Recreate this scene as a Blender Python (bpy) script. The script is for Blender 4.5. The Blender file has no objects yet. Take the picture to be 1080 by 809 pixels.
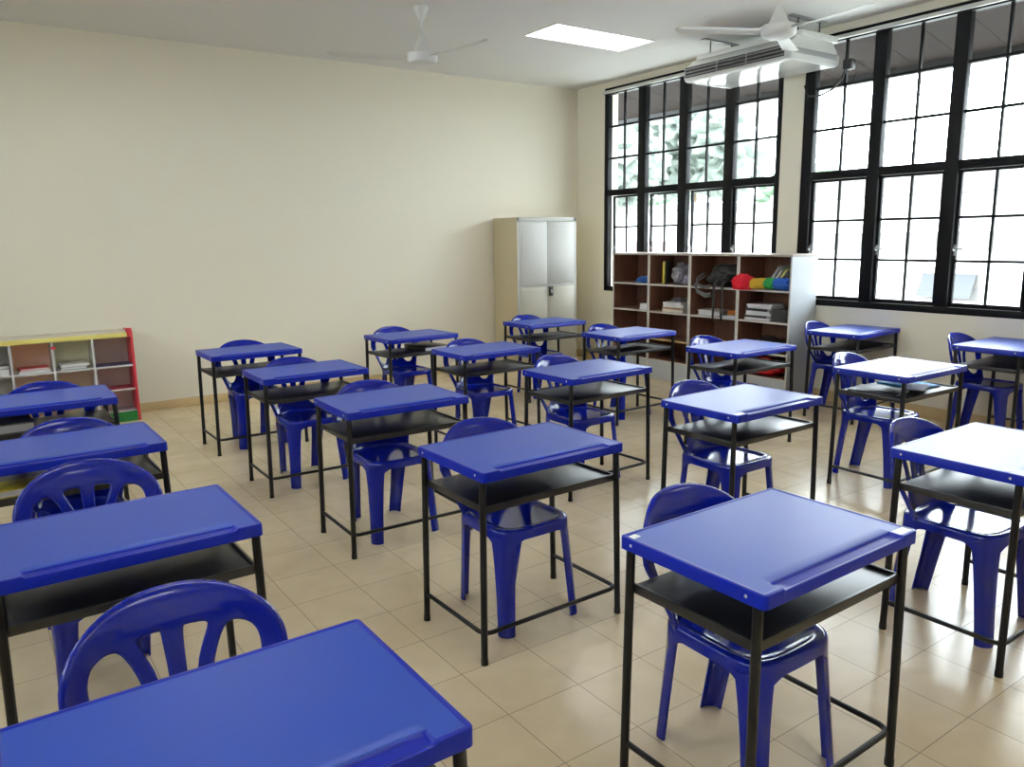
import bpy, bmesh, math, random
import numpy as np
from mathutils import Vector, Matrix, noise

random.seed(7)
SC = bpy.context.scene
COL = SC.collection
PI = math.pi

# ------------------------------------------------------------------ helpers
def new_mesh(name, bm, mats, parent=None, angle=35, smooth=True, loc=None, rot=None):
    """link a bmesh as ONE mesh object"""
    bmesh.ops.recalc_face_normals(bm, faces=bm.faces[:])
    me = bpy.data.meshes.new(name)
    bm.to_mesh(me); bm.free()
    if smooth:
        me.polygons.foreach_set('use_smooth', [True] * len(me.polygons))
        me.set_sharp_from_angle(angle=math.radians(angle))
    if not isinstance(mats, (list, tuple)): mats = [mats]
    for m in mats: me.materials.append(m)
    o = bpy.data.objects.new(name, me); COL.objects.link(o)
    if parent: o.parent = parent
    if loc: o.location = loc
    if rot: o.rotation_euler = rot
    return o

def tag(o, label, cat, group=None, kind=None):
    o['label'] = label; o['category'] = cat
    if group: o['group'] = group
    if kind: o['kind'] = kind
    return o

def thing(name, label, cat, loc=(0, 0, 0), rz=0, group=None):
    o = bpy.data.objects.new(name, None); COL.objects.link(o)
    o.empty_display_size = .1
    o.location = loc; o.rotation_euler = (0, 0, rz)
    return tag(o, label, cat, group)

def struct(name, bm, mats, parent=None, **k):
    o = new_mesh(name, bm, mats, parent, **k); o['kind'] = 'structure'
    return o

def copy_tree(o, parent=None):
    c = o.copy(); COL.objects.link(c)
    if parent: c.parent = parent
    for ch in list(o.children): copy_tree(ch, c)
    return c

def box(bm, x0, x1, y0, y1, z0, z1, mi=0, bevel=0.0, M=None, seg=2):
    r = bmesh.ops.create_cube(bm, size=1)
    vs = r['verts']
    for v in vs:
        v.co = Vector(((x0 + x1) / 2 + v.co.x * (x1 - x0), (y0 + y1) / 2 + v.co.y * (y1 - y0), (z0 + z1) / 2 + v.co.z * (z1 - z0)))
    fs = list({f for v in vs for f in v.link_faces})
    for f in fs: f.material_index = mi
    if bevel:
        es = list({e for v in vs for e in v.link_edges})
        r2 = bmesh.ops.bevel(bm, geom=es, offset=bevel, segments=seg, affect='EDGES', profile=.5)
        vs = list({v for f in r2['faces'] for v in f.verts} | {v for v in vs if v.is_valid})
    if M is not None:
        bmesh.ops.transform(bm, matrix=M, verts=[v for v in vs if v.is_valid])
    return vs

def tube(bm, pts, r, n=12, mi=0, cap=True, flat=None):
    """round bar along a polyline; r a number or one per point; flat=(ry) squash"""
    pts = [Vector(p) for p in pts]
    rs = r if isinstance(r, (list, tuple)) else [r] * len(pts)
    rings = []; up = None
    for i, p in enumerate(pts):
        if i == 0: t = pts[1] - p
        elif i == len(pts) - 1: t = p - pts[i - 1]
        else: t = (pts[i + 1] - p).normalized() + (p - pts[i - 1]).normalized()
        t.normalize()
        if up is None:
            up = Vector((0, 0, 1)) if abs(t.z) < .9 else Vector((1, 0, 0))
        a = t.cross(up).normalized(); b = a.cross(t).normalized(); up = b
        sx = rs[i]; sy = rs[i] if flat is None else flat
        rings.append([bm.verts.new(p + a * math.cos(2 * PI * k / n) * sx + b * math.sin(2 * PI * k / n) * sy) for k in range(n)])
    fs = []
    for r0, r1 in zip(rings, rings[1:]):
        for k in range(n): fs.append(bm.faces.new((r0[k], r0[(k + 1) % n], r1[(k + 1) % n], r1[k])))
    if cap:
        fs.append(bm.faces.new(rings[0][::-1])); fs.append(bm.faces.new(rings[-1]))
    for f in fs: f.material_index = mi
    return rings

def lathe(bm, prof, n=32, c=(0, 0, 0), mi=0):
    rings = []
    for r, z in prof:
        if r < 1e-6: rings.append([bm.verts.new((c[0], c[1], c[2] + z))])
        else: rings.append([bm.verts.new((c[0] + r * math.cos(2 * PI * k / n), c[1] + r * math.sin(2 * PI * k / n), c[2] + z)) for k in range(n)])
    for a, b in zip(rings, rings[1:]):
        for k in range(n):
            k2 = (k + 1) % n
            if len(a) == 1 and len(b) == 1: continue
            if len(a) == 1: f = bm.faces.new((a[0], b[k], b[k2]))
            elif len(b) == 1: f = bm.faces.new((a[k], a[k2], b[0]))
            else: f = bm.faces.new((a[k], a[k2], b[k2], b[k]))
            f.material_index = mi

def blob(bm, c, r, amp=.15, freq=3.0, seed=0, sub=4, flat=None, mi=0):
    """lumpy closed body: an icosphere pushed in and out"""
    rr = bmesh.ops.create_icosphere(bm, subdivisions=sub, radius=1)
    for v in rr['verts']:
        d = v.co.normalized()
        k = 1 + amp * noise.noise(d * freq + Vector((seed * 7.3, seed * 1.9, seed)))+ amp * .5 * noise.noise(d * freq * 2.7 + Vector((seed, 3, seed * 2)))
        p = Vector((d.x * r[0], d.y * r[1], d.z * r[2])) * k
        v.co = p
    for ax in range(3):
        mx = max(abs(v.co[ax]) for v in rr['verts'])
        for v in rr['verts']: v.co[ax] *= r[ax] / mx
    for v in rr['verts']:
        if flat is not None and v.co.z < flat: v.co.z = flat
        v.co += Vector(c)
    for f in {f for v in rr['verts'] for f in v.link_faces}: f.material_index = mi

# ------------------------------------------------------------------ materials
def mat(name, col, rough=.5, metal=0, spec=.5, coat=0, coat_rough=.1, bump=0, bscale=200, var=0, vscale=3, emit=None, estr=0, ior=1.5, rvar=0):
    m = bpy.data.materials.new(name); m.use_nodes = True
    nt = m.node_tree; b = nt.nodes['Principled BSDF']
    b.inputs['Base Color'].default_value = (*col, 1)
    b.inputs['Roughness'].default_value = rough
    b.inputs['Metallic'].default_value = metal
    b.inputs['IOR'].default_value = ior
    b.inputs['Specular IOR Level'].default_value = spec
    b.inputs['Coat Weight'].default_value = coat
    b.inputs['Coat Roughness'].default_value = coat_rough
    if emit:
        b.inputs['Emission Color'].default_value = (*emit, 1); b.inputs['Emission Strength'].default_value = estr
    if bump or var or rvar:
        tc = nt.nodes.new('ShaderNodeTexCoord')
    if var:
        n = nt.nodes.new('ShaderNodeTexNoise'); n.inputs['Scale'].default_value = vscale; n.inputs['Detail'].default_value = 5
        nt.links.new(tc.outputs['Object'], n.inputs['Vector'])
        r = nt.nodes.new('ShaderNodeValToRGB'); e = r.color_ramp.elements
        e[0].position = .3; e[1].position = .7
        e[0].color = (*[max(0, c * (1 - var)) for c in col], 1); e[1].color = (*[min(1, c * (1 + var)) for c in col], 1)
        nt.links.new(n.outputs['Fac'], r.inputs['Fac']); nt.links.new(r.outputs['Color'], b.inputs['Base Color'])
    if rvar:
        n = nt.nodes.new('ShaderNodeTexNoise'); n.inputs['Scale'].default_value = 6; n.inputs['Detail'].default_value = 4
        nt.links.new(tc.outputs['Object'], n.inputs['Vector'])
        mr = nt.nodes.new('ShaderNodeMapRange'); mr.inputs['To Min'].default_value = rough - rvar; mr.inputs['To Max'].default_value = rough + rvar
        nt.links.new(n.outputs['Fac'], mr.inputs['Value']); nt.links.new(mr.outputs['Result'], b.inputs['Roughness'])
    if bump:
        n = nt.nodes.new('ShaderNodeTexNoise'); n.inputs['Scale'].default_value = bscale; n.inputs['Detail'].default_value = 3
        nt.links.new(tc.outputs['Object'], n.inputs['Vector'])
        bp = nt.nodes.new('ShaderNodeBump'); bp.inputs['Strength'].default_value = bump; bp.inputs['Distance'].default_value = .002
        nt.links.new(n.outputs['Fac'], bp.inputs['Height']); nt.links.new(bp.outputs['Normal'], b.inputs['Normal'])
    return m

def glass_mat(name, tint=(.93, .95, .95), refl=1.0, milky=0.0):
    m = bpy.data.materials.new(name); m.use_nodes = True; nt = m.node_tree
    nt.nodes.clear()
    out = nt.nodes.new('ShaderNodeOutputMaterial'); mix = nt.nodes.new('ShaderNodeMixShader')
    tr = nt.nodes.new('ShaderNodeBsdfTransparent'); tr.inputs['Color'].default_value = (*tint, 1)
    gl = nt.nodes.new('ShaderNodeBsdfGlossy'); gl.inputs['Roughness'].default_value = .02
    lw = nt.nodes.new('ShaderNodeLayerWeight'); lw.inputs['Blend'].default_value = .5
    pw = nt.nodes.new('ShaderNodeMath'); pw.operation = 'POWER'; pw.inputs[1].default_value = 5
    fr = nt.nodes.new('ShaderNodeMath'); fr.operation = 'MULTIPLY_ADD'; fr.inputs[1].default_value = .9; fr.inputs[2].default_value = .03
    nt.links.new(lw.outputs['Facing'], pw.inputs[0]); nt.links.new(pw.outputs[0], fr.inputs[0])
    nt.links.new(fr.outputs[0], mix.inputs['Fac']); nt.links.new(tr.outputs[0], mix.inputs[1]); nt.links.new(gl.outputs[0], mix.inputs[2])
    if milky:
        df = nt.nodes.new('ShaderNodeBsdfDiffuse'); df.inputs['Color'].default_value = (.8, .85, .85, 1)
        m2 = nt.nodes.new('ShaderNodeMixShader'); m2.inputs['Fac'].default_value = milky
        nt.links.new(mix.outputs[0], m2.inputs[1]); nt.links.new(df.outputs[0], m2.inputs[2]); nt.links.new(m2.outputs[0], out.inputs['Surface'])
    else:
        nt.links.new(mix.outputs[0], out.inputs['Surface'])
    return m

def floor_mat():
    m = bpy.data.materials.new('beige_floor_tile'); m.use_nodes = True; nt = m.node_tree; b = nt.nodes['Principled BSDF']
    N = nt.nodes.new; L = nt.links.new
    tc = N('ShaderNodeTexCoord'); mp = N('ShaderNodeMapping')
    mp.inputs['Location'].default_value = (-1.605 / .298 * .298, -1.926, 0)
    L(tc.outputs['Object'], mp.inputs['Vector'])
    b.inputs['Specular IOR Level'].default_value = .85
    br = N('ShaderNodeTexBrick'); br.offset = 0; br.squash = 1
    br.inputs['Scale'].default_value = 1; br.inputs['Brick Width'].default_value = .298; br.inputs['Row Height'].default_value = .2985
    br.inputs['Mortar Size'].default_value = .0016; br.inputs['Mortar Smooth'].default_value = .25; br.inputs['Bias'].default_value = 0
    br.inputs['Color1'].default_value = (.70, .575, .385, 1); br.inputs['Color2'].default_value = (.74, .615, .42, 1); br.inputs['Mortar'].default_value = (.30, .25, .18, 1)
    L(mp.outputs['Vector'], br.inputs['Vector'])
    n = N('ShaderNodeTexNoise'); n.inputs['Scale'].default_value = 5.5; n.inputs['Detail'].default_value = 7; n.inputs['Distortion'].default_value = .6
    L(tc.outputs['Object'], n.inputs['Vector'])
    r = N('ShaderNodeValToRGB'); r.color_ramp.elements[0].position = .3; r.color_ramp.elements[1].position = .72
    r.color_ramp.elements[0].color = (.88, .865, .84, 1); r.color_ramp.elements[1].color = (1.0, 1.0, 1.0, 1)
    L(n.outputs['Fac'], r.inputs['Fac'])
    mx = N('ShaderNodeMix'); mx.data_type = 'RGBA'; mx.blend_type = 'MULTIPLY'; mx.inputs[0].default_value = 1
    L(br.outputs['Color'], mx.inputs[6]); L(r.outputs['Color'], mx.inputs[7]); L(mx.outputs[2], b.inputs['Base Color'])
    mr = N('ShaderNodeMapRange'); mr.inputs['To Min'].default_value = .22; mr.inputs['To Max'].default_value = .28
    L(n.outputs['Fac'], mr.inputs['Value']); L(mr.outputs['Result'], b.inputs['Roughness'])
    bp = N('ShaderNodeBump'); bp.inputs['Strength'].default_value = .35; bp.inputs['Distance'].default_value = .002; bp.invert = True
    L(br.outputs['Fac'], bp.inputs['Height']); L(bp.outputs['Normal'], b.inputs['Normal'])
    return m

def wood_mat(name, c1, c2, rough=.45):
    m = bpy.data.materials.new(name); m.use_nodes = True; nt = m.node_tree; b = nt.nodes['Principled BSDF']
    N = nt.nodes.new; L = nt.links.new
    tc = N('ShaderNodeTexCoord'); mp = N('ShaderNodeMapping'); mp.inputs['Scale'].default_value = (14, 14, 1.2); L(tc.outputs['Object'], mp.inputs['Vector'])
    n = N('ShaderNodeTexNoise'); n.inputs['Scale'].default_value = 3; n.inputs['Detail'].default_value = 6; L(mp.outputs['Vector'], n.inputs['Vector'])
    r = N('ShaderNodeValToRGB'); r.color_ramp.elements[0].color = (*c1, 1); r.color_ramp.elements[1].color = (*c2, 1)
    r.color_ramp.elements[0].position = .3; r.color_ramp.elements[1].position = .7
    L(n.outputs['Fac'], r.inputs['Fac']); L(r.outputs['Color'], b.inputs['Base Color']); b.inputs['Roughness'].default_value = rough
    return m

M = {}
M['wall'] = mat('cream_wall_paint', (.80, .755, .625), .6, bump=.08, bscale=60)
M['ceiling'] = mat('white_ceiling_paint', (.80, .80, .79), .8)
M['floor'] = floor_mat()
M['skirting'] = mat('tan_skirting_tile', (.56, .42, .22), .35, var=.12, vscale=4)
M['blue_top'] = mat('blue_table_sheet', (.006, .052, .40), .38, bump=.02, bscale=260, spec=.4, coat=.35, coat_rough=.45)
M['blue_top'].node_tree.nodes['Principled BSDF'].inputs['Coat IOR'].default_value = 1.4
M['blue_rim'] = mat('blue_table_rim', (.002, .014, .33), .3, spec=.3)
M['blue_chair'] = mat('glossy_blue_plastic', (.002, .010, .27), .12)
M['black_metal'] = mat('black_powder_coat', (.007, .007, .008), .36, spec=.35)
M['black_board'] = mat('black_board', (.010, .010, .011), .36, spec=.6, coat=.15, coat_rough=.4)
M['frame_black'] = mat('black_window_paint', (.006, .006, .007), .45, spec=.15)
M['glass'] = glass_mat('window_glass')
M['white_metal'] = mat('white_enamel', (.78, .79, .78), .3)
M['fan_white'] = mat('fan_white', (.74, .75, .73), .35)
M['ac_white'] = mat('unit_white_plastic', (.74, .76, .74), .12)
M['ac_grey'] = mat('unit_grey_plastic', (.30, .31, .31), .4)
M['dark_slot'] = mat('dark_slot', (.02, .02, .022), .5)
M['alu'] = mat('pale_aluminium', (.62, .62, .60), .4, metal=.3)
M['cab_beige'] = mat('beige_steel', (.58, .50, .33), .4)
M['cab_door'] = mat('pale_grey_steel', (.52, .52, .49), .5)
M['cab_low'] = mat('cream_steel', (.50, .48, .40), .5)
M['shelf_white'] = mat('white_grey_laminate', (.50, .53, .55), .45)
M['shelf_edge'] = mat('pale_laminate_edge', (.60, .59, .56), .45)
M['brown'] = wood_mat('brown_laminate', (.14, .062, .038), (.21, .098, .06))
M['tan_wood'] = wood_mat('tan_wood_edge', (.42, .30, .14), (.55, .41, .22))
M['top_taupe'] = mat('taupe_laminate', (.40, .35, .31), .45)
M['paper'] = mat('white_paper', (.78, .79, .82), .6)
M['paper_cream'] = mat('cream_paper', (.70, .65, .55), .6)
M['paper_brown'] = mat('kraft_paper', (.40, .24, .13), .6)
M['magazine_dark'] = mat('dark_cover', (.05, .05, .055), .35)
M['red'] = mat('red_paint', (.55, .03, .05), .35)
M['red_cloth'] = mat('red_nylon', (.60, .008, .02), .5)
M['yellow'] = mat('pale_yellow_paint', (.74, .66, .20), .4)
M['navy'] = mat('navy_board', (.05, .05, .16), .4)
M['green'] = mat('green_paint', (.02, .20, .045), .4)
M['mauve'] = mat('mauve_panel', (.66, .54, .54), .6)
M['sage'] = mat('sage_panel', (.76, .75, .60), .6)
M['peach'] = mat('peach_panel', (.82, .56, .44), .6)
M['grey_lam'] = mat('grey_laminate', (.56, .56, .57), .45)
M['black_cloth'] = mat('black_nylon', (.012, .012, .014), .6, bump=.3, bscale=300)
M['grey_cloth'] = mat('grey_webbing', (.12, .125, .13), .7)
M['blue_cloth'] = mat('blue_plastic_sheet', (.02, .10, .36), .35)
M['clear_bag'] = mat('hazy_plastic_bag', (.34, .33, .36), .2)
M['violet_bag'] = mat('pale_violet_plastic', (.52, .50, .60), .25)
M['orange'] = mat('orange_card', (.62, .20, .04), .5)
M['yellow_edge'] = mat('yellow_card', (.62, .50, .06), .5)
M['cyan'] = mat('light_blue_folder', (.03, .30, .66), .6, spec=.2)
M['f_red'] = mat('red_feather', (.70, .01, .03), .8)
M['f_yellow'] = mat('yellow_feather', (.75, .50, .05), .8)
M['f_green'] = mat('green_feather', (.04, .42, .10), .8)
M['f_blue'] = mat('blue_feather', (.04, .16, .62), .8)
M['sticker'] = mat('white_sticker', (.85, .85, .84), .4)  # paper labels, and painted sheen on one desk's ledge ends
M['rivet'] = mat('steel_rivet', (.7, .7, .7), .3, metal=.8)
M['lamp'] = mat('lamp_tube', (.9, .9, .9), .4, emit=(1, .98, .95), estr=12)
M['reflector'] = mat('lamp_reflector', (.9, .9, .9), .25)
M['diffuser'] = mat('lamp_diffuser', (.9, .9, .9), .4, emit=(1, .985, .96), estr=3.0)  # reflector troughs glow by themselves to stand for the tubes' bounced light
M['render_white'] = mat('white_render', (.80, .80, .78), .8)
M['render_grey'] = mat('grey_render', (.125, .12, .118), .8)
M['roof_pale'] = mat('pale_roof', (.16, .155, .15), .7)
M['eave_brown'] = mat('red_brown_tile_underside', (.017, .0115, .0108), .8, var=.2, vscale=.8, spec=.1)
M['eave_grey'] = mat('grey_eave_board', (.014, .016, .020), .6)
M['ground'] = mat('pale_concrete', (.45, .45, .42), .9)
M['leaf'] = mat('pale_green_leaves', (.135, .163, .142), .6, var=.12, vscale=1.2)  # haze over the far trees is mixed into this leaf colour
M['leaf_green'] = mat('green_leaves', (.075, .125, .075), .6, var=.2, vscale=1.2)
M['bark'] = mat('bark', (.2, .15, .1), .9)
M['pink'] = mat('pale_pink_panel', (.17, .10, .10), .6)
M['awning'] = mat('awning_glass', (.085, .105, .115), .4)
M['awning_dark'] = mat('awning_glass_dark', (.03, .035, .04), .4)

# ------------------------------------------------------------------ room dimensions
XW, YB, ZC = 6.503, 7.823, 3.333      # window wall, back wall, ceiling
XL, YF = -1.9, -1.7                   # wall opposite the windows, wall behind the camera
WT = .22
W1 = (4.812, 7.318, .885, 3.268)      # y0 y1 z0 z1
W2 = (1.85, 4.582, .885, 3.268)
FILL_W3 = (-.6, 2.2, 1.9, 2.9)  # unseen high windows, added to light the room more evenly
FILL_W4 = (3.6, 6.4, 1.9, 2.9)

def wall_x(name, x0, x1, ya, yb, holes):
    bm = bmesh.new(); y = ya
    for (h0, h1, z0, z1) in sorted(holes):
        box(bm, x0, x1, y, h0, 0, ZC + .1)
        box(bm, x0, x1, h0, h1, 0, z0); box(bm, x0, x1, h0, h1, z1, ZC + .1)
        y = h1
    box(bm, x0, x1, y, yb, 0, ZC + .1)
    return struct(name, bm, M['wall'], smooth=False)

bm = bmesh.new(); box(bm, XL - WT, XW + WT, YF - WT, YB + WT, -.12, 0); struct('floor', bm, M['floor'], smooth=False)
# ceiling with an opening for each recessed light
LIGHTS = [(4.955, 5.775), (4.955, 2.3), (1.2, 5.5), (1.2, 2.3), (4.955, -.6), (1.2, -.6)]  # only the first is visible; the rest are added for even fill
LW, LD = 1.165, .485
bm = bmesh.new()
cells = sorted({XL - WT, XW + WT} | {v for c in LIGHTS for v in (c[0] - LW / 2, c[0] + LW / 2)})
rows = sorted({YF - WT, YB + WT} | {v for c in LIGHTS for v in (c[1] - LD / 2, c[1] + LD / 2)})
for a, b_ in zip(cells, cells[1:]):
    for c, d in zip(rows, rows[1:]):
        mx, my = (a + b_) / 2, (c + d) / 2
        if any(abs(mx - L[0]) < LW / 2 and abs(my - L[1]) < LD / 2 for L in LIGHTS): continue
        box(bm, a, b_, c, d, ZC, ZC + .12)
struct('ceiling', bm, M['ceiling'], smooth=False)
wall_x('wall_right', XW, XW + WT, YF, YB, [W1, W2])
wall_x('wall_left', XL - WT, XL, YF, YB, [FILL_W3, FILL_W4])
bm = bmesh.new(); box(bm, XL - WT, XW + WT, YB, YB + WT, 0, ZC + .1); struct('wall_back', bm, M['wall'], smooth=False)
bm = bmesh.new(); box(bm, XL - WT, XW + WT, YF - WT, YF, 0, ZC + .1); struct('wall_front', bm, M['wall'], smooth=False)
bm = bmesh.new(); box(bm, XL, XW - .012, YB - .012, YB, 0, .082, bevel=.002); struct('baseboard_back', bm, M['skirting'])
bm = bmesh.new(); box(bm, XW - .012, XW, YF, YB - .012, 0, .105, bevel=.002); struct('baseboard_right', bm, M['skirting'])
bm = bmesh.new(); box(bm, XL, XL + .012, YF, YB - .012, 0, .09, bevel=.002); struct('baseboard_left', bm, M['skirting'])

# ------------------------------------------------------------------ windows
def make_window(name, x_in, x_out, y0, y1, z0, z1, cols, stile, mull, rows_up, rows_lo, zt, open_deg=None, out=1):
    """black steel window: frame with mullions and transom, fixed lights above, casement sashes below"""
    xa, xb = sorted((x_in, x_out)); xm = (xa + xb) / 2
    bm = bmesh.new()
    zs, zh = z0 + .055, z1 - .075
    box(bm, xa, xb, y0, y1, z0, zs, bevel=.004); box(bm, xa, xb, y0, y1, zh, z1)
    box(bm, xa, xb, y0, y0 + stile, zs, zh, bevel=.004); box(bm, xa, xb, y1 - stile, y1, zs, zh, bevel=.004)
    g = (y1 - y0 - 2 * stile - (cols - 1) * mull) / cols
    spans = []
    for i in range(cols):
        a = y0 + stile + i * (g + mull); spans.append((a, a + g))
        if i < cols - 1: box(bm, xa, xb, a + g, a + g + mull, zs, zh, bevel=.004)
        box(bm, xa + .004, xb - .004, a, a + g, zt - .036, zt + .036, bevel=.004)
    w = struct(name, bm, M['frame_black'])
    for i, (a, b_) in enumerate(spans):
        zb, ztop = zt + .036, zh
        bm = bmesh.new(); ym = (a + b_) / 2
        box(bm, xm - .012, xm + .012, ym - .0095, ym + .0095, zb, ztop)
        for k in range(1, rows_up):
            z = zb + (ztop - zb) * k / rows_up
            box(bm, xm - .0115, xm + .0115, a, b_, z - .011, z + .011)
        f = new_mesh('fixed_light', bm, M['frame_black'], w)
        bm = bmesh.new(); box(bm, xm - .002, xm + .002, a, b_, zb, ztop); new_mesh('glass_pane', bm, M['glass'], f, smooth=False)
        # casement sash, hinged on its y0 edge and swung outwards
        ang = (open_deg or [0] * cols)[i]
        zb, ztop = zs, zt - .036; h = ztop - zb; ww = b_ - a; sb = .024
        bm = bmesh.new()
        box(bm, -.016, .016, .002, sb, .002, h - .002, bevel=.003); box(bm, -.016, .016, ww - sb, ww - .002, .002, h - .002, bevel=.003)
        box(bm, -.016, .016, sb, ww - sb, .002, sb + .012, bevel=.003); box(bm, -.016, .016, sb, ww - sb, h - sb, h - .002, bevel=.003)
        box(bm, -.010, .010, ww / 2 - .0095, ww / 2 + .0095, sb, h - sb)
        for k in range(1, rows_lo):
            z = sb + (h - 2 * sb) * k / rows_lo
            box(bm, -.0095, .0095, sb, ww - sb, z - .011, z + .011)
        s = new_mesh('casement_sash', bm, M['frame_black'], w, loc=(xm + .012 * out, a, zb), rot=(0, 0, -out * math.radians(ang)))
        bm = bmesh.new(); box(bm, -.002, .002, sb, ww - sb, sb, h - sb); new_mesh('glass_pane', bm, M['glass'], s, smooth=False)
        bm = bmesh.new()
        tube(bm, [(-.018 * out, ww - .014, h * .42), (-.045 * out, ww - .014, h * .42), (-.05 * out, ww - .02, h * .44), (-.05 * out, ww - .085, h * .43)], .006, 8)
        box(bm, -.02, -.014, ww - .022, ww - .006, h * .38, h * .46) if out == 1 else box(bm, .014, .02, ww - .022, ww - .006, h * .38, h * .46)
        new_mesh('window_handle', bm, M['ac_grey'], s)
    return w

make_window('window_1', XW + .005, XW + .075, *W1, 4, .062, .118, 3, 3, 2.062, open_deg=[0, 6, 6, 6])
make_window('window_2', XW + .005, XW + .075, *W2, 4, .105, .108, 3, 3, 2.062)
make_window('window_3', XL - .08, XL - .01, *FILL_W3, 5, .06, .09, 1, 1, 2.4, out=-1)  # added out of view as a fill light opening, like the next
make_window('window_4', XL - .08, XL - .01, *FILL_W4, 5, .06, .09, 1, 1, 2.4, out=-1)

for (ya, yb, lab) in ((5.05, 7.31, 'pale curtain rail over the window beside the cabinet corner'), (1.9, 4.40, 'pale curtain rail over the window behind the window column desks')):
    bm = bmesh.new()
    box(bm, XW - .045, XW - .012, ya, yb, 3.200, 3.232, bevel=.006)
    r = tag(new_mesh('curtain_rail', bm, M['alu']), lab, 'curtain rail', 'curtain rails')
    for k in range(4):
        y = ya + .1 + (yb - ya - .2) * k / 3
        bm = bmesh.new(); box(bm, XW - .03, XW + .012, y - .012, y + .012, 3.226, 3.25); new_mesh('bracket', bm, M['frame_black'], r)

# ------------------------------------------------------------------ outside
bm = bmesh.new(); box(bm, -40, 90, -40, 90, -3.75, -3.6); struct('ground_outside', bm, M['ground'], smooth=False)
# roof overhang over the windows
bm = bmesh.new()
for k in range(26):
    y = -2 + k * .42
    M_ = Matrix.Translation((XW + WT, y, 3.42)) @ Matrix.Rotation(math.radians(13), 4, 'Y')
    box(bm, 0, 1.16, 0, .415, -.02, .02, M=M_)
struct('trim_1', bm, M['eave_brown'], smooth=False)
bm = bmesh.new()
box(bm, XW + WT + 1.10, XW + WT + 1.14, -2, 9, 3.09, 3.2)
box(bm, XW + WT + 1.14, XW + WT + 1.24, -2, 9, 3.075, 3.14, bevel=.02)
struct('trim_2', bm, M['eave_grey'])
# the wing across the yard
b = thing('building', 'white low building across the yard beyond the big windows', 'building', (18, 6, -3.6))
bm = bmesh.new(); box(bm, 0, 6, -22, 6.5, 0, 5.95); new_mesh('wall', bm, M['render_white'], b, smooth=False)
bm = bmesh.new(); box(bm, -.12, .02, -22, 6.5, 4.72, 5.13); new_mesh('parapet_band', bm, M['render_grey'], b, smooth=False)
bm = bmesh.new(); box(bm, -.9, 6.5, -22.4, 6.9, 5.95, 6.1); box(bm, -.4, 6.2, -22, 6.5, 6.1, 6.5); new_mesh('roof', bm, M['roof_pale'], b, smooth=False)
for y in (-9.2, -5.4, -2.6, .1, 2.7):
    bm = bmesh.new(); box(bm, -.05, .03, y - .62, y + .62, 3.62, 4.22); fr = new_mesh('awning_window', bm, M['render_grey'], b, smooth=False)
    bm = bmesh.new(); Mx = Matrix.Translation((-.06, y, 4.2)) @ Matrix.Rotation(math.radians(28), 4, 'Y'); box(bm, -.02, .02, -.58, .58, -.56, 0, M=Mx)
    new_mesh('awning_sash', bm, M['awning_dark'] if y == 2.7 else M['awning'], fr, smooth=False)
b = thing('building', 'long white single storey block in front of the trees', 'building', (24, 33, -3.6))
bm = bmesh.new(); box(bm, 0, 8, -12, 14, 0, 6.1); new_mesh('wall', bm, M['render_white'], b, smooth=False)
bm = bmesh.new(); box(bm, -.7, 8.5, -12.5, 14.5, 6.1, 6.35); new_mesh('roof', bm, M['roof_pale'], b, smooth=False)
for y in (-9, -5.5, 2):
    bm = bmesh.new(); box(bm, -.06, .04, y - 1, y + 1, 3.2, 4.9); new_mesh('door_panel', bm, M['pink'] if y < 0 else M['awning'], b, smooth=False)
# trees behind it
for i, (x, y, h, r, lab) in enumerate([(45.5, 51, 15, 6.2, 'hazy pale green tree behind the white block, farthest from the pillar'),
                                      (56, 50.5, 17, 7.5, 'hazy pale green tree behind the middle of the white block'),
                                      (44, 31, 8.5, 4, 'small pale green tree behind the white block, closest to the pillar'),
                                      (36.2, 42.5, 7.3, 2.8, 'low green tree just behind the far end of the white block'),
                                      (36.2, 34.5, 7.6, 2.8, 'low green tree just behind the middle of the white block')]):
    t = thing('tree', lab, 'tree', (x, y, -3.6), 0, 'trees beyond the yard')
    bm = bmesh.new(); tube(bm, [(0, 0, 0), (.1, 0, h * .3), (0, .1, h * .62)], [.35, .28, .2], 10); new_mesh('trunk', bm, M['bark'], t)
    bm = bmesh.new()
    for k in range(9):
        a = k * 2.4; rr = r * .55 * math.sqrt((k + .5) / 9)
        blob(bm, (rr * math.cos(a), rr * math.sin(a), h * (.62 + .3 * random.random())), (r * .5, r * .5, r * .42), .45, 4, k + i * 11, 4)
    new_mesh('crown', bm, M['leaf' if i < 2 else 'leaf_green'], t)

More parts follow.
